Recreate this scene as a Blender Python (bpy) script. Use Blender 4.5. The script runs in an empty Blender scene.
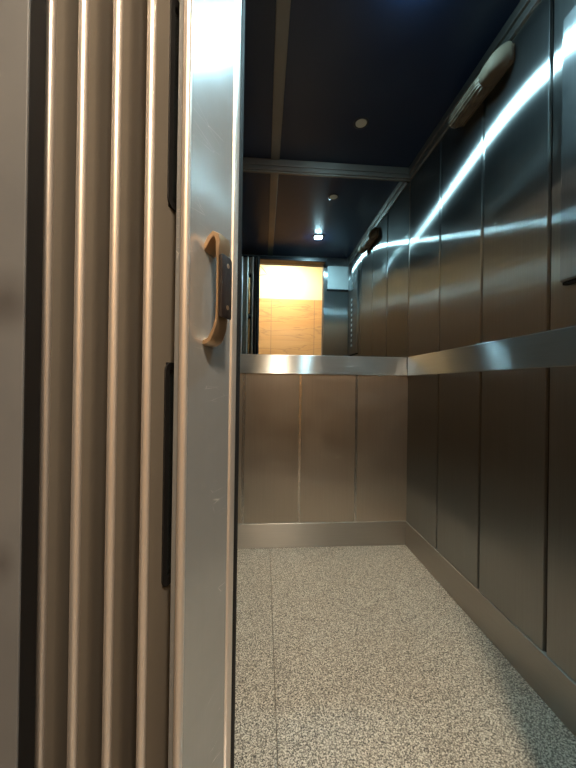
import bpy, bmesh, math, random
from mathutils import Vector, Matrix
random.seed(7)
S = bpy.context.scene
C = S.collection

# ------------------------------------------------------------------ numbers
CAM_H = 0.891
XR, XL, YB, YF, ZC = 0.8244, -0.735, 1.8344, 0.50, 2.12      # inside of the car
JR, HEAD = 0.564, 2.04                                       # right jamb, header
SK, RB, RT = 0.132, 0.951, 1.055                             # skirting top, rail bottom / top

# ------------------------------------------------------------------ materials
def mat(name):
    m = bpy.data.materials.new(name); m.use_nodes = True
    nt = m.node_tree; nt.nodes.clear()
    out = nt.nodes.new('ShaderNodeOutputMaterial')
    return m, nt, out

def N(nt, kind, **kw):
    n = nt.nodes.new(kind)
    for k, v in kw.items():
        if k in n.inputs: n.inputs[k].default_value = v
        else: setattr(n, k, v)
    return n

def ramp(nt, fac, stops):
    r = nt.nodes.new('ShaderNodeValToRGB')
    el = r.color_ramp.elements
    while len(el) < len(stops): el.new(0.5)
    for e, (p, c) in zip(el, stops):
        e.position = p
        e.color = (c, c, c, 1) if isinstance(c, (int, float)) else (*c, 1)
    nt.links.new(fac, r.inputs[0])
    return r.outputs[0]

def plain(name, col, rough=0.5, metal=0.0, spec=0.5, bump=0.0, bscale=200):
    m, nt, out = mat(name)
    p = N(nt, 'ShaderNodeBsdfPrincipled')
    p.inputs['Base Color'].default_value = (*col, 1)
    p.inputs['Roughness'].default_value = rough
    p.inputs['Metallic'].default_value = metal
    p.inputs['Specular IOR Level'].default_value = spec
    tc = N(nt, 'ShaderNodeTexCoord')
    no = N(nt, 'ShaderNodeTexNoise', Scale=14.0, Detail=3.0)
    nt.links.new(tc.outputs['Object'], no.inputs['Vector'])
    rr = N(nt, 'ShaderNodeMapRange')
    rr.inputs['To Min'].default_value = rough * 0.88
    rr.inputs['To Max'].default_value = min(1, rough * 1.12)
    nt.links.new(no.outputs['Fac'], rr.inputs['Value'])
    nt.links.new(rr.outputs[0], p.inputs['Roughness'])
    if bump:
        n2 = N(nt, 'ShaderNodeTexNoise', Scale=float(bscale), Detail=2.0)
        nt.links.new(tc.outputs['Object'], n2.inputs['Vector'])
        b = N(nt, 'ShaderNodeBump', Strength=bump, Distance=0.001)
        nt.links.new(n2.outputs['Fac'], b.inputs['Height'])
        nt.links.new(b.outputs[0], p.inputs['Normal'])
    nt.links.new(p.outputs[0], out.inputs[0])
    return m

def steel(name, col, r=0.30, an=0.72, horiz=False, haze=0.3, hr=0.5, smear=0.25, scratches=False):
    """brushed steel: anisotropic reflection along the grain + a broader hazy lobe, with handling smears"""
    m, nt, out = mat(name)
    L = nt.links.new
    tc = N(nt, 'ShaderNodeTexCoord')
    geo = N(nt, 'ShaderNodeNewGeometry')
    if horiz:
        cr = N(nt, 'ShaderNodeVectorMath', operation='CROSS_PRODUCT')
        cr.inputs[1].default_value = (0.03, 0.02, 1)
        L(geo.outputs['Normal'], cr.inputs[0]); tang = cr.outputs[0]
        scl = (6, 6, 900)
    else:
        cx = N(nt, 'ShaderNodeCombineXYZ'); cx.inputs[0].default_value = .03
        cx.inputs[1].default_value = .02; cx.inputs[2].default_value = 1; tang = cx.outputs[0]
        scl = (700, 700, 5)
    mp = N(nt, 'ShaderNodeMapping'); mp.inputs['Scale'].default_value = scl
    L(tc.outputs['Object'], mp.inputs['Vector'])
    g = N(nt, 'ShaderNodeTexNoise', Scale=1.0, Detail=2.0); L(mp.outputs[0], g.inputs['Vector'])
    sm = N(nt, 'ShaderNodeTexNoise', Scale=5.0, Detail=6.0, Roughness=0.62, Distortion=0.6)
    L(tc.outputs['Object'], sm.inputs['Vector'])
    smf = ramp(nt, sm.outputs['Fac'], [(0.35, 0.0), (0.75, 1.0)])
    # colour: slight grain
    gm = N(nt, 'ShaderNodeMapRange'); gm.inputs['To Min'].default_value = .86; gm.inputs['To Max'].default_value = 1.1
    L(g.outputs['Fac'], gm.inputs['Value'])
    cm = N(nt, 'ShaderNodeVectorMath', operation='SCALE'); cm.inputs[0].default_value = col
    L(gm.outputs[0], cm.inputs['Scale'])
    a = N(nt, 'ShaderNodeBsdfAnisotropic'); a.distribution = 'MULTI_GGX'
    a.inputs['Anisotropy'].default_value = an
    L(cm.outputs[0], a.inputs['Color']); L(tang, a.inputs['Tangent'])
    rm = N(nt, 'ShaderNodeMapRange'); rm.inputs['To Min'].default_value = r * .98; rm.inputs['To Max'].default_value = r * 1.04
    L(smf, rm.inputs['Value']); L(rm.outputs[0], a.inputs['Roughness'])
    h = N(nt, 'ShaderNodeBsdfAnisotropic'); h.distribution = 'MULTI_GGX'
    h.inputs['Roughness'].default_value = hr; L(cm.outputs[0], h.inputs['Color'])
    fm = N(nt, 'ShaderNodeMapRange'); fm.inputs['To Min'].default_value = haze; fm.inputs['To Max'].default_value = min(1, haze + smear)
    L(smf, fm.inputs['Value'])
    fac = fm.outputs[0]
    mx = N(nt, 'ShaderNodeMixShader'); L(fac, mx.inputs[0]); L(a.outputs[0], mx.inputs[1]); L(h.outputs[0], mx.inputs[2])
    res = mx.outputs[0]
    if scratches:
        df = N(nt, 'ShaderNodeBsdfDiffuse'); df.inputs[0].default_value = (.42, .42, .42, 1)
        mx0 = N(nt, 'ShaderNodeMixShader'); mx0.inputs[0].default_value = .40; L(res, mx0.inputs[1]); L(df.outputs[0], mx0.inputs[2]); res = mx0.outputs[0]
        mp2 = N(nt, 'ShaderNodeMapping'); mp2.inputs['Scale'].default_value = (9, 9, 60)
        mp2.inputs['Rotation'].default_value = (0.5, 0.35, 0.2)
        L(tc.outputs['Object'], mp2.inputs['Vector'])
        v = N(nt, 'ShaderNodeTexVoronoi', feature='DISTANCE_TO_EDGE', Scale=1.0); L(mp2.outputs[0], v.inputs['Vector'])
        e = ramp(nt, v.outputs['Distance'], [(0.0, 1.0), (0.012, 0.0)])
        mask = N(nt, 'ShaderNodeTexNoise', Scale=9.0, Detail=2.0); L(tc.outputs['Object'], mask.inputs['Vector'])
        mk = ramp(nt, mask.outputs['Fac'], [(0.60, 0.0), (0.68, 0.5)])
        mu = N(nt, 'ShaderNodeMath', operation='MULTIPLY'); L(e, mu.inputs[0]); L(mk, mu.inputs[1])
        d = N(nt, 'ShaderNodeBsdfDiffuse'); d.inputs[0].default_value = (.75, .72, .66, 1)
        mx2 = N(nt, 'ShaderNodeMixShader'); L(mu.outputs[0], mx2.inputs[0]); L(res, mx2.inputs[1]); L(d.outputs[0], mx2.inputs[2])
        res = mx2.outputs[0]
    L(res, out.inputs[0])
    return m

def emit(name, col, s):
    m, nt, out = mat(name)
    e = N(nt, 'ShaderNodeEmission', Strength=s); e.inputs[0].default_value = (*col, 1)
    nt.links.new(e.outputs[0], out.inputs[0])
    return m

M = {}
M['wall_steel'] = steel('brushed_wall_steel', (.39, .395, .385), r=.30, an=.86, haze=.05, hr=.5, smear=.03)
M['back_steel'] = steel('brushed_back_steel', (.60, .535, .465), r=.34, an=.7, haze=.22, hr=.45, smear=.2)
M['rail_steel'] = steel('brushed_rail_steel', (.52, .53, .53), r=.30, an=.80, horiz=True, haze=.08, hr=.5)
M['skirt_steel'] = steel('brushed_skirting_steel', (.47, .445, .41), r=.34, an=.6, horiz=True, haze=.3)
M['door_steel'] = plain('champagne_door_metal', (.34, .295, .245), .44, .6)
M['bead_steel'] = plain('champagne_bead_metal', (.80, .72, .66), .38, .7)
M['post_steel'] = steel('brushed_post_metal', (.58, .60, .61), r=.20, an=.1, haze=.16, hr=.5, smear=.10, scratches=True)
M['plate_steel'] = steel('brushed_plate_steel', (.32, .33, .335), r=.30, an=.8, haze=.06)
M['trim_steel'] = steel('brown_trim_metal', (.24, .225, .205), r=.42, an=.4, horiz=True, haze=.5)
M['cover'] = plain('pale_button_and_reflection', (.50, .56, .57), .45, .35)  # pale buttons; also paints the reflected square on the front return
M['strip_steel'] = plain('polished_joint_strip', (.60, .56, .52), .26, 1.0)
M['groove'] = plain('dark_groove_metal', (.10, .09, .085), .4, .8)
M['ceiling'] = plain('navy_ceiling_laminate', (.009, .018, .046), .36, 0, .4)
M['mirror'] = plain('mirror_silver', (.90, .93, .92), .006, 1.0)
M['rubber'] = plain('black_rubber_and_gap', (.010, .009, .009), .7, 0, .25)  # rubber parts; also the painted shade of the door gap
M['grip'] = plain('dark_brown_grip', (.020, .014, .013), .42, bump=.2, bscale=400)
M['bronze'] = plain('worn_bronze', (.55, .38, .24), .36, .85, bump=.25, bscale=180)
M['glass_dark'] = None
M['jamb'] = None
M['lens_off'] = plain('unlit_lens', (.55, .56, .50), .3)
M['lamp_body'] = plain('aged_lamp_plastic', (.12, .096, .068), .7, 0, .2)
M['black'] = plain('black_plastic_and_gap', (.01, .01, .012), .35)  # plastic parts; also the painted gap under the pale square
M['sill'] = steel('sill_aluminium', (.5, .5, .5), r=.4, an=.3)
M['paint'] = plain('lobby_cream_paint', (.62, .50, .27), .8, bump=.15, bscale=60)
M['lobby_floor'] = plain('lobby_floor_stone', (.16, .14, .115), .35)
M['lobby_side'] = plain('lobby_side_paint', (.26, .24, .21), .8, bump=.15, bscale=60)
M['led'] = emit('cool_led', (.48, .86, 1.0), 860.0)
M['lobby_lamp'] = emit('warm_lobby_lamp', (1.0, .85, .655), 760.0)
M['display'] = emit('display_glow', (.9, .12, .06), .4)

# window glass of the folding door
m, nt, out = mat('door_glass')
p = N(nt, 'ShaderNodeBsdfPrincipled'); p.inputs['Base Color'].default_value = (.22, .25, .26, 1)
p.inputs['Roughness'].default_value = .04; p.inputs['Transmission Weight'].default_value = .9
p.inputs['IOR'].default_value = 1.45
nt.links.new(p.outputs[0], out.inputs[0]); M['glass_dark'] = m

# ribbed clear lamp cover
m, nt, out = mat('ribbed_lamp_cover')
p = N(nt, 'ShaderNodeBsdfPrincipled'); p.inputs['Base Color'].default_value = (.42, .36, .28, 1)
p.inputs['Roughness'].default_value = .5
tc = N(nt, 'ShaderNodeTexCoord'); no = N(nt, 'ShaderNodeTexNoise', Scale=30.0, Detail=3.0)
nt.links.new(tc.outputs['Object'], no.inputs['Vector'])
cr = ramp(nt, no.outputs['Fac'], [(.35, (.075, .058, .04)), (.65, (.17, .137, .098))])
nt.links.new(cr, p.inputs['Base Color']); nt.links.new(p.outputs[0], out.inputs[0]); M['lamp_cover'] = m

# landing wall paint with two dark scuffs
m, nt, out = mat('grey_landing_paint')
L = nt.links.new
p = N(nt, 'ShaderNodeBsdfPrincipled', Roughness=.5)
tc = N(nt, 'ShaderNodeTexCoord')
no = N(nt, 'ShaderNodeTexNoise', Scale=6.0, Detail=5.0); L(tc.outputs['Object'], no.inputs['Vector'])
base = ramp(nt, no.outputs['Fac'], [(.3, (.125, .13, .14)), (.7, (.16, .163, .17))])
last = base
for (cx_, cz_, sx_, sz_, amt) in ((-.291, .983, 26, 22, .6), (-.292, .684, 60, 34, .5), (-.300, .975, 30, 40, .35)):
    mp = N(nt, 'ShaderNodeMapping')
    mp.inputs['Location'].default_value = (-cx_ * sx_, -.40 * 1, -cz_ * sz_)
    mp.inputs['Scale'].default_value = (sx_, 1, sz_)
    L(tc.outputs['Object'], mp.inputs['Vector'])
    gr = N(nt, 'ShaderNodeTexGradient', gradient_type='SPHERICAL'); L(mp.outputs[0], gr.inputs['Vector'])
    f = N(nt, 'ShaderNodeMath', operation='MULTIPLY'); f.inputs[1].default_value = amt
    L(gr.outputs['Fac'], f.inputs[0])
    mx = N(nt, 'ShaderNodeMix', data_type='RGBA'); mx.inputs['B'].default_value = (.04, .035, .035, 1)
    L(f.outputs[0], mx.inputs['Factor']); L(last, mx.inputs['A']); last = mx.outputs['Result']
L(last, p.inputs['Base Color']); L(p.outputs[0], out.inputs[0]); M['jamb'] = m

# speckled floor covering
m, nt, out = mat('speckled_floor')
L = nt.links.new
p = N(nt, 'ShaderNodeBsdfPrincipled', Roughness=.42)
p.inputs['Specular IOR Level'].default_value = .35
tc = N(nt, 'ShaderNodeTexCoord')
v = N(nt, 'ShaderNodeTexVoronoi', Scale=380.0, Randomness=1.0); L(tc.outputs['Object'], v.inputs['Vector'])
sep = N(nt, 'ShaderNodeSeparateColor'); L(v.outputs['Color'], sep.inputs[0])
n1 = N(nt, 'ShaderNodeTexNoise', Scale=230.0, Detail=3.0); L(tc.outputs['Object'], n1.inputs['Vector'])
ad = N(nt, 'ShaderNodeMath', operation='MULTIPLY_ADD'); ad.inputs[1].default_value = .45
L(sep.outputs[0], ad.inputs[0])
sc = N(nt, 'ShaderNodeMath', operation='MULTIPLY'); sc.inputs[1].default_value = .9
L(n1.outputs['Fac'], sc.inputs[0]); L(sc.outputs[0], ad.inputs[2])
col = ramp(nt, ad.outputs[0], [(.36, (.022, .019, .016)), (.50, (.10, .086, .069)), (.70, (.28, .245, .198)), (.88, (.58, .515, .42))])
L(col, p.inputs['Base Color'])
b = N(nt, 'ShaderNodeBump', Strength=.2, Distance=.0006); L(n1.outputs['Fac'], b.inputs['Height']); L(b.outputs[0], p.inputs['Normal'])
L(p.outputs[0], out.inputs[0]); M['floor'] = m

# lobby tile wall: veined tan tiles up to 2.1 m, cream paint above
m, nt, out = mat('veined_lobby_tile')
L = nt.links.new
p = N(nt, 'ShaderNodeBsdfPrincipled', Roughness=.35)
tc = N(nt, 'ShaderNodeTexCoord')
mp = N(nt, 'ShaderNodeMapping'); mp.inputs['Scale'].default_value = (.9, 1, 6.0); mp.inputs['Rotation'].default_value = (0, -.09, 0)
L(tc.outputs['Object'], mp.inputs['Vector'])
w = N(nt, 'ShaderNodeTexNoise', Scale=1.6, Detail=5.0, Distortion=.7); L(mp.outputs[0], w.inputs['Vector'])
vein = ramp(nt, w.outputs['Fac'], [(.30, (.40, .22, .085)), (.47, (.43, .245, .095)), (.50, (.29, .17, .075)), (.53, (.40, .23, .09)), (.72, (.46, .27, .11))])
sx = N(nt, 'ShaderNodeSeparateXYZ'); L(tc.outputs['Object'], sx.inputs[0])
def joint(sock, off, pitch, wd):
    a = N(nt, 'ShaderNodeMath', operation='SUBTRACT'); a.inputs[1].default_value = off; L(sock, a.inputs[0])
    q = N(nt, 'ShaderNodeMath', operation='WRAP'); q.inputs[1].default_value = pitch / 2; q.inputs[2].default_value = -pitch / 2; L(a.outputs[0], q.inputs[0])
    ab = N(nt, 'ShaderNodeMath', operation='ABSOLUTE'); L(q.outputs[0], ab.inputs[0])
    lt = N(nt, 'ShaderNodeMath', operation='LESS_THAN'); lt.inputs[1].default_value = wd; L(ab.outputs[0], lt.inputs[0])
    return lt.outputs[0]
j1 = joint(sx.outputs[0], .095, .61, .004); j2 = joint(sx.outputs[2], 2.10, 1.2, .003)
mxj = N(nt, 'ShaderNodeMath', operation='MAXIMUM'); L(j1, mxj.inputs[0]); L(j2, mxj.inputs[1])
mx = N(nt, 'ShaderNodeMix', data_type='RGBA'); mx.inputs['B'].default_value = (.22, .14, .08, 1)
L(mxj.outputs[0], mx.inputs['Factor']); L(vein, mx.inputs['A']); L(mx.outputs['Result'], p.inputs['Base Color'])
L(p.outputs[0], out.inputs[0]); M['tile'] = m

# ------------------------------------------------------------------ mesh helpers
def box(bm, x0, x1, y0, y1, z0, z1, bev=0.0, seg=2):
    vs = [bm.verts.new((x, y, z)) for x in (x0, x1) for y in (y0, y1) for z in (z0, z1)]
    F = [(0, 1, 3, 2), (4, 6, 7, 5), (0, 4, 5, 1), (2, 3, 7, 6), (0, 2, 6, 4), (1, 5, 7, 3)]
    fs = [bm.faces.new([vs[i] for i in f]) for f in F]
    if bev:
        es = list({e for f in fs for e in f.edges})
        bmesh.ops.bevel(bm, geom=es, offset=bev, segments=seg, profile=.5, affect='EDGES')
    return vs

def prism(bm, pts, z0, z1):
    """closed plan outline (x, y) extruded from z0 to z1"""
    a = [bm.verts.new((x, y, z0)) for x, y in pts]; b = [bm.verts.new((x, y, z1)) for x, y in pts]
    n = len(pts)
    for i in range(n): bm.faces.new((a[i], a[(i + 1) % n], b[(i + 1) % n], b[i]))
    bm.faces.new(a[::-1]); bm.faces.new(b)

def cyl(bm, c, axis, r, h, seg=32, r2=None, dome=0.0):
    """cylinder from c along axis; optional dome at the far end"""
    ax = Vector(axis).normalized(); up = Vector((0, 0, 1)) if abs(ax.z) < .9 else Vector((1, 0, 0))
    u = ax.cross(up).normalized(); v = ax.cross(u)
    prof = [(r, 0), (r if r2 is None else r2, h)]
    if dome:
        rr = prof[-1][0]
        for k in range(1, 7): t = k / 7 * math.pi / 2; prof.append((rr * math.cos(t), h + dome * math.sin(t)))
    rings = [[bm.verts.new(Vector(c) + ax * z + (u * math.cos(2 * math.pi * i / seg) + v * math.sin(2 * math.pi * i / seg)) * q) for i in range(seg)] for q, z in prof]
    for a, b in zip(rings, rings[1:]):
        for i in range(seg): bm.faces.new((a[i], a[(i + 1) % seg], b[(i + 1) % seg], b[i]))
    bm.faces.new(rings[0][::-1]); bm.faces.new(rings[-1])

def ringmesh(bm, c, axis, r0, r1, h, seg=32):
    ax = Vector(axis).normalized(); up = Vector((0, 0, 1)) if abs(ax.z) < .9 else Vector((1, 0, 0))
    u = ax.cross(up).normalized(); v = ax.cross(u)
    pr = [(r0, 0), (r1, 0), (r1, h * .6), ((r0 + r1) / 2, h), (r0, h * .6)]
    R = [[bm.verts.new(Vector(c) + ax * z + (u * math.cos(2 * math.pi * i / seg) + v * math.sin(2 * math.pi * i / seg)) * q) for i in range(seg)] for q, z in pr]
    for k in range(len(R)):
        a, b = R[k], R[(k + 1) % len(R)]
        for i in range(seg): bm.faces.new((a[i], a[(i + 1) % seg], b[(i + 1) % seg], b[i]))

def tube(bm, pts, r, seg=8):
    pts = [Vector(q) for q in pts]; prev = None; rings = []
    for i, q in enumerate(pts):
        d = (pts[min(i + 1, len(pts) - 1)] - pts[max(i - 1, 0)]).normalized()
        up = Vector((0, 0, 1)) if abs(d.z) < .9 else Vector((1, 0, 0))
        u = d.cross(up).normalized(); v = d.cross(u)
        rings.append([bm.verts.new(q + (u * math.cos(2 * math.pi * k / seg) + v * math.sin(2 * math.pi * k / seg)) * r) for k in range(seg)])
    for a, b in zip(rings, rings[1:]):
        for i in range(seg): bm.faces.new((a[i], a[(i + 1) % seg], b[(i + 1) % seg], b[i]))
    bm.faces.new(rings[0][::-1]); bm.faces.new(rings[-1])

def obj(name, bm, m, parent=None, smooth=False):
    bmesh.ops.recalc_face_normals(bm, faces=bm.faces)
    me = bpy.data.meshes.new(name); bm.to_mesh(me); bm.free()
    me.materials.append(M[m] if isinstance(m, str) else m)
    if smooth:
        for pl in me.polygons: pl.use_smooth = True
        me.set_sharp_from_angle(angle=math.radians(40))
    o = bpy.data.objects.new(name, me); C.objects.link(o)
    if parent:
        o.parent = parent
        if parent.type == 'EMPTY' or parent.parent is not None or True:
            o.matrix_parent_inverse = wm(parent).inverted()
    return o

def wm(o):
    """world matrix without waiting for a depsgraph update"""
    b = o.matrix_basis
    return wm(o.parent) @ o.matrix_parent_inverse @ b if o.parent else b

def BM(): return bmesh.new()

def struct(name, bm, m, parent=None):
    o = obj(name, bm, m, parent)
    if parent is None: o['kind'] = 'structure'
    return o

def tag(o, label, cat, group=None):
    o['label'] = label; o['category'] = cat
    if group: o['group'] = group
    return o

def thing(name, label, cat, loc, group=None):
    o = bpy.data.objects.new(name, None); C.objects.link(o); o.location = loc
    o.empty_display_size = .05
    return tag(o, label, cat, group)

# ------------------------------------------------------------------ lift car shell
bm = BM(); SEAM = .046
box(bm, XL, SEAM - .0011, .66, YB, -.012, 0); box(bm, SEAM + .0011, XR, .66, YB, -.012, 0)
box(bm, XL, XR, .66, YB, -.06, -.0125)
struct('floor', bm, 'floor')
bm = BM(); box(bm, -.9, .9, .40, .66, -.06, 0); struct('trim_1', bm, 'sill')               # threshold plate
bm = BM(); box(bm, XL - .05, XR + .05, .45, YB + .05, ZC, ZC + .05); struct('ceiling', bm, 'ceiling')
T = .012                                                                                    # panel thickness
bm = BM(); box(bm, XR + .0015, XR + .04, .45, YB + .05, -.06, ZC); struct('wall_right', bm, 'groove')
bm = BM(); box(bm, XL - .04, XR + .04, YB, YB + .05, -.06, ZC); struct('wall_back', bm, 'back_steel')
bm = BM(); box(bm, XL - .04, XL, .45, YB + .05, -.06, ZC)
for k in range(4):
    y0 = .66 + k * .295
    box(bm, XL, XL + T, y0 + .005, y0 + .288, SK, ZC - .02, .002)
struct('wall_left', bm, 'wall_steel')
# front of the car: right return, header, left return
bm = BM(); box(bm, JR, XR, .455, YF, 0, ZC, .002); box(bm, -.33, JR, .455, YF, HEAD, ZC, .002); box(bm, XL, -.33, .455, YF, 0, ZC, .002)
struct('wall_front', bm, 'plate_steel')

# ceiling strip, cornice trims
bm = BM(); box(bm, .023, .070, YF, YB - .025, ZC - .006, ZC, .002); struct('trim_2', bm, 'trim_steel')
def cornice_back(bm):
    box(bm, XL, XR, YB - .026, YB, 2.085, ZC, .002)
    box(bm, XL, XR, YB - .021, YB, 2.063, 2.0845, .002)
    box(bm, XL, XR, YB - .014, YB, 2.054, 2.0625, .002)
bm = BM(); cornice_back(bm); struct('trim_3', bm, 'trim_steel')
bm = BM()
box(bm, XR - .030, XR, YF, YB - .027, 2.085, ZC, .002); box(bm, XR - .022, XR, YF, YB - .027, 2.055, 2.0845, .003)
struct('trim_4', bm, 'trim_steel')
# skirtings
bm = BM(); box(bm, XL, XR - .0145, YB - .016, YB, 0, SK, .002); struct('baseboard_back', bm, 'skirt_steel')
bm = BM(); box(bm, XR - .016, XR, .66, YB - .0005, 0, SK, .002); struct('baseboard_right', bm, 'skirt_steel')

# ------------------------------------------------------------------ wall panels
G = .0065                                                                                   # half joint
back_x = [(-.415, -.105), (-.105, .204), (.204, .520), (.520, XR - .002)]
back_lab = ['brushed steel panel of back wall mostly hidden behind the folding door post',
            'brownish steel back wall panel directly below the mirrored doorway',
            'middle brownish steel panel of back wall between the two visible strips',
            'dark steel back wall panel beside the right corner']
for (x0, x1), lab in zip(back_x, back_lab):
    bm = BM(); box(bm, x0 + G, x1 - (G if x1 < .8 else .0), YB - T, YB, SK + .001, RB + .03, .0025, 2)
    tag(obj('steel_panel', bm, 'back_steel'), lab, 'wall panel', 'lower steel panels of the back wall')
right_y = [(1.4948, YB - T - .001), (1.1929, 1.4948), (.8969, 1.1929), (.595, .8969)]
right_lab = ['tall brushed steel right wall panel touching the mirror corner',
             'tall brushed steel right wall panel, second from the mirror corner',
             'tall brushed steel right wall panel under the near end of the wall lamp',
             'tall brushed steel right wall panel behind the control panel at the picture edge']
for (y0, y1), lab in zip(right_y, right_lab):
    bm = BM(); box(bm, XR - T, XR, y0 + G, y1 - (G if y1 < 1.7 else 0), SK + .001, 2.054, .0025, 2)
    tag(obj('steel_panel', bm, 'wall_steel'), lab, 'wall panel', 'tall steel panels of the right wall')

bm = BM()
for x in (-.415, -.105, .204, .520): box(bm, x - .0085, x + .0085, YB - .0108, YB - .0002, SK + .001, RB + .03)
struct('trim_8', bm, 'strip_steel')
# mirror
bm = BM(); box(bm, XL + .002, XR - .0125, YB - .006, YB, RB + .04, 2.0535, .001)
tag(obj('mirror', bm, 'mirror'), 'wide frameless mirror above the back handrail reflecting the doorway', 'mirror')
# handrails: flat steel bands standing a little off the wall
YR = YB - .022
bm = BM(); box(bm, XL, XR - .0225, YR, YB - .0125, RB, RT, .0025)
box(bm, XL, XR - .0225, YB - .0125, YB - .0065, RB + .045, RT - .004)
tag(obj('handrail', bm, 'rail_steel'), 'flat brushed steel handrail band along the back wall under the mirror', 'handrail', 'flat steel handrails')
bm = BM(); box(bm, XR - .022, XR - T, .56, YB - .022, RB, RT, .0025)
tag(obj('handrail', bm, 'rail_steel'), 'flat brushed steel handrail band along the right wall', 'handrail', 'flat steel handrails')

# ------------------------------------------------------------------ ceiling lights
lx, ly = .435, .935
r = thing('downlight', 'lit cool white ceiling spotlight seen glaring in the mirror', 'ceiling light', (lx, ly, ZC), 'small round ceiling spotlights')
bm = BM(); ringmesh(bm, (lx, ly, ZC), (0, 0, -1), .031, .041, .008); obj('rim', bm, 'trim_steel', r, True)
bm = BM(); cyl(bm, (lx, ly, ZC), (0, 0, -1), .030, .009, 32, dome=.007); obj('lens', bm, 'led', r, True)
lx, ly = .4375, 1.522
r = thing('downlight', 'unlit small round ceiling spotlight above the mirror end of the car', 'ceiling light', (lx, ly, ZC), 'small round ceiling spotlights')
bm = BM(); ringmesh(bm, (lx, ly, ZC), (0, 0, -1), .026, .036, .005); obj('rim', bm, 'black', r, True)
bm = BM(); cyl(bm, (lx, ly, ZC), (0, 0, -1), .0255, .004, 32); obj('lens', bm, 'lens_off', r, True)

# ------------------------------------------------------------------ bulkhead lamp in the corner
LX, LZ, LY0, LY1 = XR - .030, 2.012, 1.025, 1.335
r = thing('bulkhead_lamp', 'unlit oblong lamp with ribbed cover high on the right wall', 'lamp', (LX, (LY0 + LY1) / 2, LZ))
def half_capsule(bm, y0, y1, rz, rx, x0, zc, seg=20, ribs=0, tilt=.45):
    """long half-round body bulging towards -x and down"""
    L_ = y1 - y0; stations = []
    for k in range(9): t = k / 8 * math.pi / 2; stations.append((y0 + rz * .9 * (1 - math.cos(t)), math.sin(t) * .97 + .03))
    n = 14
    for k in range(1, n): stations.append((y0 + rz * .9 + (L_ - rz * 1.8) * k / n, 1.0))
    for k in range(9): t = k / 8 * math.pi / 2; stations.append((y1 - rz * .9 * (1 - math.sin(t)), math.cos(t) * .97 + .03))
    rings = []
    for y, s in stations:
        ring = []
        for i in range(seg + 1):
            a = -math.pi / 2 + math.pi * i / seg
            rad = s * (1 + (.035 * math.cos(ribs * a) if ribs else 0))
            px = -math.cos(a) * rx * rad; pz = math.sin(a) * rz * rad
            ct, st = math.cos(tilt), math.sin(tilt)
            ring.append(bm.verts.new((x0 + px * ct - pz * st * .0 + 0, y, zc + pz + px * st)))
        rings.append(ring)
    for a, b in zip(rings, rings[1:]):
        for i in range(seg): bm.faces.new((a[i], a[i + 1], b[i + 1], b[i]))
        bm.faces.new((a[0], b[0], b[seg], a[seg]))
    bm.faces.new(rings[0]); bm.faces.new(rings[-1][::-1])
bm = BM(); box(bm, LX - .004, XR - T + .001, LY0 + .012, LY1 - .012, LZ - .040, LZ + .018, .003, 2); obj('base', bm, 'lamp_body', r, True)
bm = BM(); half_capsule(bm, LY0 + .085, LY1, .043, .062, LX - .001, LZ - .010, 40, 22); obj('lamp_cover', bm, 'lamp_cover', r, True)
bm = BM(); half_capsule(bm, LY0, LY0 + .115, .046, .066, LX - .001, LZ - .010, 24); obj('end_cap', bm, 'lamp_body', r, True)

# ------------------------------------------------------------------ control panel on the right wall
CX = XR - T
r = thing('control_panel', 'steel lift control panel with button column at the right picture edge, seen in mirror', 'control panel', (CX, .69, 1.177), None)
bm = BM(); box(bm, CX - .020, CX + .0002, .542, .8425, 1.177, 1.89, .005, 3); obj('plate', bm, 'plate_steel', r)
FX = CX - .020
for k in range(10):
    z = 1.255 + k * .046
    bm = BM(); cyl(bm, (FX, .69, z), (-1, 0, 0), .0125, .006, 24, dome=.003); bt = obj('button', bm, 'cover', r, True)
    bm = BM(); ringmesh(bm, (FX, .69, z), (-1, 0, 0), .0135, .018, .003, 24); obj('ring', bm, 'black', bt, True)
bm = BM(); box(bm, FX - .003, FX, .655, .725, 1.755, 1.815, .002); d = obj('display', bm, 'black', r)
for k in range(6):
    bm = BM(); box(bm, FX - .0015, FX, .660, .720, 1.838 + k * .007, 1.841 + k * .007); obj('speaker_slot', bm, 'black', r)
bm = BM(); box(bm, CX - .016, CX, .548, .837, 1.168, 1.1765, .002); obj('bottom_gasket', bm, 'rubber', r)

# pale plate painting a reflected bright square onto the front return
r = thing('reflection_plate', 'added pale square painting a reflection beside the mirrored doorway top, dark strip below', 'painted reflection', (.70, YF, 1.81))
bm = BM(); box(bm, .600, .800, YF - .001, YF + .012, 1.815, 2.035, .002); obj('plate', bm, 'cover', r)
bm = BM(); box(bm, .592, .806, YF, YF + .016, 1.800, 1.8145, .002); obj('gap_shade_strip', bm, 'black', r)  # black strip painted in for the shaded gap below

# ------------------------------------------------------------------ folding door
A0 = .50; DIR = Vector((.375, .927, 0)); NRM = Vector((.927, -.375, 0)); W = .167
ribs = [-0.3115, -0.2663, -0.2184, -0.1704, -0.1180]
DOORTOP = 2.035
door = thing('folding_door', 'brushed metal folding lift door with pleated leaves pushed open to the left', 'folding door', (-.20, .58, 0))
def frame_mat(x0, d=DIR, n=NRM): # local (t, n, z) -> world
    return lambda t, k, z: Vector((x0, A0, 0)) + d * t + n * k + Vector((0, 0, z))
def plate(bm, f, t0, t1, k0, k1, z0, z1, bev=.0):
    vs = box(bm, t0, t1, k0, k1, z0, z1)
    for v in vs: v.co = f(*v.co)
def rrect(t0, t1, z0, z1, rad, n=6):
    pts = []
    for cx_, cz_, a0 in ((t1 - rad, z1 - rad, 0), (t0 + rad, z1 - rad, 90), (t0 + rad, z0 + rad, 180), (t1 - rad, z0 + rad, 270)):
        for i in range(n + 1):
            a = math.radians(a0 + 90 * i / n); pts.append((cx_ + rad * math.cos(a), cz_ + rad * math.sin(a)))
    return pts
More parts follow.
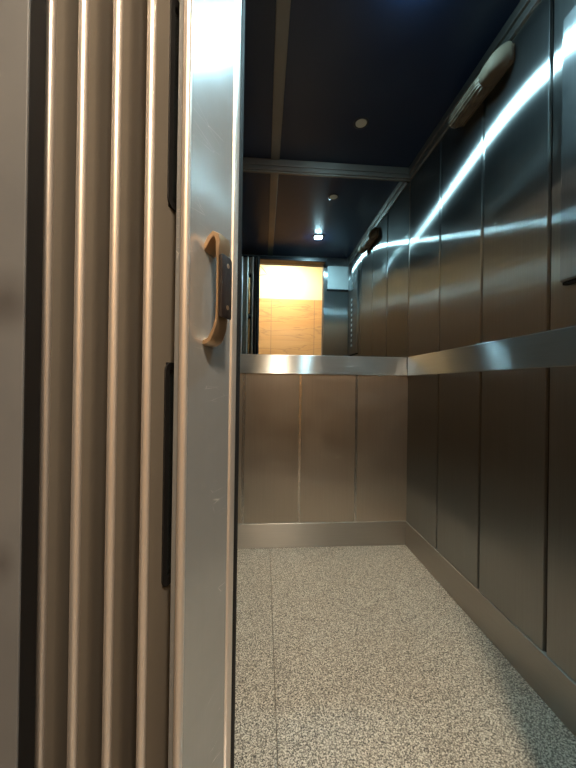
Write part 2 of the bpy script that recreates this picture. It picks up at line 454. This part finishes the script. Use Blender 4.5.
def frame_ring(bm, f, t0, t1, z0, z1, wd, k0, k1, rad=.014):
    o_ = rrect(t0, t1, z0, z1, rad); i_ = rrect(t0 + wd, t1 - wd, z0 + wd, z1 - wd, max(rad - wd, .003))
    loops = [[bm.verts.new(f(t, k, z)) for t, z in q] for q, k in ((o_, k0), (o_, k1), (i_, k1 - .002), (i_, k0))]
    n = len(o_)
    for a in range(4):
        p_, q_ = loops[a], loops[(a + 1) % 4]
        for i in range(n): bm.faces.new((p_[i], p_[(i + 1) % n], q_[(i + 1) % n], q_[i]))
slots = [(.57, .924), (1.168, 1.505), (1.53, 1.89)]
S0, S1 = .034, .128
for i in range(4):
    f = frame_mat(ribs[i])
    th = .004
    bm = BM()
    if i == 3:
        zs = [.012] + [q for s_ in slots for q in s_] + [DOORTOP]
        for a in range(0, len(zs), 2): plate(bm, f, 0, W, -th, th, zs[a], zs[a + 1])
        for z0, z1 in slots:
            plate(bm, f, 0, S0 + .003, -th, th, z0, z1); plate(bm, f, S1 - .003, W, -th, th, z0, z1)
    else:
        fr_ = [(0, .004), (.016, .0045), (.020, .004), (.026, .0022), (.034, -.0012), (.046, -.007), (.062, -.014), (.080, -.019), (.11, -.020), (.145, -.012), (W, -.002)]
        prism(bm, [tuple(f(t, k, 0).xy) for t, k in fr_ + [(t, k - .004) for t, k in fr_[::-1]]], .012, DOORTOP)
    leaf = obj('leaf', bm, 'door_steel', door, True)
    # rolled flange beside the bead
    bm = BM()
    near = f(0, 0, 0); far = f(W, 0, 0)
    cyl(bm, (near.x, near.y, .012), (0, 0, 1), .0065, DOORTOP - .012, 24)
    obj('hinge_bead', bm, 'bead_steel', leaf, True)
    bm = BM(); cyl(bm, (far.x, far.y, .012), (0, 0, 1), .0065, DOORTOP - .012, 24); obj('hinge_bead', bm, 'bead_steel', leaf, True)
    # inner flange facing the car
    bm = BM()
    zz = [.012, DOORTOP] if i < 3 else [.012, 1.168, 1.51, 1.525, 1.89, DOORTOP]
    for a in range(0, len(zz), 2):
        prism(bm, [(far.x - .003, far.y + .001), (far.x - .010, far.y - .001), (far.x - .022, far.y - .006), (far.x - .036, far.y - .018), (far.x - .034, far.y - .021), (far.x - .021, far.y - .009), (far.x - .003, far.y - .003)], zz[a], zz[a + 1])
    obj('flange', bm, 'door_steel', leaf, True)
    # return leaf behind, folded back to the next near hinge
    nx = ribs[i + 1]
    a, b = Vector((far.x, far.y, 0)), Vector((nx, A0, 0))
    d = (b - a).normalized(); nn = Vector((d.y, -d.x, 0)); a2 = a + d * .008; b2 = b - d * .012
    bm = BM(); prism(bm, [tuple((q + nn * k).xy) for q, k in ((a2, .003), (b2, .003), (b2, -.003), (a2, -.003))], .012, DOORTOP)
    obj('leaf', bm, 'door_steel', door)
    if i == 3:
        for z0, z1 in slots:
            bm = BM(); frame_ring(bm, f, S0, S1, z0, z1, .012, -.007, .007); fr = obj('window_frame', bm, 'rubber', leaf)
            bm = BM(); plate(bm, f, S0 + .010, S1 - .010, -.002, .002, z0 + .010, z1 - .010); obj('pane', bm, 'glass_dark', leaf)
# leading post with handle
f = frame_mat(ribs[4])
bm = BM(); W2 = .166
prism(bm, [tuple(f(t, k, 0).xy) for t, k in ((.0, .0045), (.134, .0045), (.136, .003), (.137, -.016), (.0, -.016))], .008, DOORTOP)
post = obj('leading_post', bm, 'post_steel', door)
bm = BM(); n0 = f(0, 0, 0); cyl(bm, (n0.x, n0.y, .008), (0, 0, 1), .0066, DOORTOP - .008, 24); obj('hinge_bead', bm, 'bead_steel', post, True)
bm = BM(); prism(bm, [tuple(f(t, k, 0).xy) for t, k in ((.1372, -.016), (.1372, .004), (.139, .0065), (.143, .0075), (.158, .0065), (.163, .004), (.165, -.002), (.165, -.016))], .008, DOORTOP)
obj('edge_profile', bm, 'bead_steel', post, True)
bm = BM(); prism(bm, [tuple(f(t, k, 0).xy) for t, k in ((.1653, -.018), (.1653, .002), (.170, .004), (.184, .002), (.190, -.004), (.190, -.018))], .008, DOORTOP)
obj('rubber_seal', bm, 'rubber', post, True)
# handle: worn bronze bow with dark brown grip plate
def sweep(bm, f, path, width, thick, tc):
    """rectangular bar swept along (k, z) path; width along t centred on tc"""
    rings = []
    P = [Vector((k, z)) for k, z in path]
    for i, q in enumerate(P):
        d = (P[min(i + 1, len(P) - 1)] - P[max(i - 1, 0)]).normalized(); n = Vector((d.y, -d.x))
        w_ = width[i] if isinstance(width, (list, tuple)) else width
        t_ = thick[i] if isinstance(thick, (list, tuple)) else thick
        ring = []
        for a, b in ((-1, -.6), (-.7, -1), (.7, -1), (1, -.6), (1, .6), (.7, 1), (-.7, 1), (-1, .6)):
            s = q + n * (b * t_ / 2); ring.append(bm.verts.new(f(tc + a * w_ / 2, s.x, s.y)))
        rings.append(ring)
    for a, b in zip(rings, rings[1:]):
        for i in range(8): bm.faces.new((a[i], a[(i + 1) % 8], b[(i + 1) % 8], b[i]))
    bm.faces.new(rings[0][::-1]); bm.faces.new(rings[-1])
HT = .061
bm = BM()
sweep(bm, f, [(.002, .957), (.010, .958), (.0165, .962), (.0205, .970), (.0255, .982), (.0275, .993), (.0275, 1.02), (.0275, 1.06), (.0275, 1.085), (.0285, 1.102), (.0295, 1.115), (.0275, 1.125), (.021, 1.129), (.013, 1.122), (.007, 1.112), (.002, 1.106)],
      [.036, .037, .037, .037, .036, .033, .030, .030, .030, .036, .037, .037, .037, .036, .035, .034], [.010, .010, .010, .009, .007, .006, .005, .005, .005, .008, .011, .012, .012, .011, .010, .010], HT)
hd = obj('handle', bm, 'bronze', post, True); hd['label'] = 'bronze bow handle with dark grip'
bm = BM()
sweep(bm, f, [(.0335, .998), (.0345, 1.001), (.0345, 1.03), (.0345, 1.07), (.0345, 1.092), (.0335, 1.095)], .033, .008, HT); obj('grip', bm, 'grip', hd, True)
for z in (1.014, 1.081):
    bm = BM(); c = f(HT, .0380, z); cyl(bm, c, NRM, .0038, .001, 16); obj('screw', bm, 'bronze', hd, True)
# wire latch sticking out of the inner edge of the post
bm = BM(); e = f(.186, -.004, 0)
tube(bm, [(e.x, e.y, 1.955), (e.x + .030, e.y + .012, 1.925), (e.x + .062, e.y + .02, 1.885), (e.x + .066, e.y + .02, 1.872), (e.x + .055, e.y + .018, 1.868), (e.x, e.y, 1.868)], .0022)
obj('wire_latch', bm, 'black', post, True)
# dark door hanger post, black box painting in the gap's shade, top guide
bm = BM(); box(bm, -.352, -.3235, .456, .60, 0, DOORTOP, .002); box(bm, -.352, -.2738, .404, .432, 0, DOORTOP, .001); struct('trim_5', bm, 'rubber')
bm = BM(); box(bm, -.36, JR, .5005, .60, HEAD, HEAD + .03, .002); struct('trim_6', bm, 'black')

# ------------------------------------------------------------------ landing / lobby
LW, LC, LB = 1.9, 2.70, -1.02
bm = BM(); YL0, YL1 = .40, .445; XJ = -.2735
box(bm, -LW, -.36, YL0, YL1, 0, LC, .002); box(bm, -.3602, XJ, YL0, .4035, 0, LC, .001); box(bm, 0.565, LW, YL0, YL1, 0, LC, .002); box(bm, XJ, 0.565, YL0, YL1, HEAD + .02, LC)
struct('wall_landing', bm, 'jamb')
bm = BM(); box(bm, -LW, LW, LB - .05, LB, 0, 2.10, 0); struct('wall_lobby', bm, 'tile')
bm = BM(); box(bm, -LW, LW, LB - .05, LB - .006, 2.10, LC); struct('trim_7', bm, 'paint')
bm = BM(); box(bm, -LW, LW, LB - .05, .3995, -.06, 0); struct('floor_lobby', bm, 'lobby_floor')
bm = BM(); box(bm, -LW, LW, LB - .05, YL1, LC, LC + .05); struct('ceiling_lobby', bm, 'lobby_side')
for s, nm in ((-1, 'wall_lobby_left'), (1, 'wall_lobby_right')):
    bm = BM(); box(bm, s * LW, s * (LW + .05), LB - .05, YL1, 0, LC); struct(nm, bm, 'lobby_side')
# lobby ceiling lamp
px, py = .25, -.50
r = thing('ceiling_lamp', 'round warm lamp on the lobby ceiling outside the lift', 'ceiling light', (px, py, LC))
bm = BM(); ringmesh(bm, (px, py, LC), (0, 0, -1), .10, .125, .03); obj('rim', bm, 'trim_steel', r, True)
bm = BM(); cyl(bm, (px, py, LC), (0, 0, -1), .098, .02, 40, dome=.02); obj('diffuser', bm, 'lobby_lamp', r, True)

# ------------------------------------------------------------------ world, camera, colour
w = bpy.data.worlds.new('dark_world'); S.world = w; w.use_nodes = True
w.node_tree.nodes['Background'].inputs[0].default_value = (.02, .02, .022, 1)
w.node_tree.nodes['Background'].inputs[1].default_value = .1

F_PX, YAW, PIT, ROL = 332.66, .0737, .0027, .0141
cd = bpy.data.cameras.new('camera'); cam = bpy.data.objects.new('camera', cd); C.objects.link(cam)
cd.sensor_fit = 'HORIZONTAL'; cd.sensor_width = 36; cd.lens = F_PX / 576 * 36; cd.clip_start = .01
fw = Vector((math.sin(YAW) * math.cos(PIT), math.cos(YAW) * math.cos(PIT), math.sin(PIT)))
R0 = Vector((math.cos(YAW), -math.sin(YAW), 0)); U0 = R0.cross(fw)
Rr = R0 * math.cos(ROL) + U0 * math.sin(ROL); Ur = U0 * math.cos(ROL) - R0 * math.sin(ROL)
mw = Matrix((Rr, Ur, -fw)).transposed().to_4x4(); mw.translation = (0, 0, CAM_H); cam.matrix_world = mw
S.camera = cam
S.view_settings.view_transform = 'Standard'; S.view_settings.look = 'None'
S.view_settings.exposure = 0.08; S.view_settings.gamma = 1.0; S.view_settings.use_curve_mapping = False
try:
    cy = S.cycles
    cy.max_bounces = 14; cy.glossy_bounces = 10; cy.diffuse_bounces = 5; cy.transmission_bounces = 8
    cy.caustics_reflective = True; cy.caustics_refractive = False
    cy.sample_clamp_indirect = 100.0; cy.blur_glossy = 0.1; cy.use_guiding = True; cy.use_surface_guiding = True; cy.guiding_training_samples = 32
    cy.use_adaptive_sampling = False; cy.use_denoising = True
except Exception:
    pass
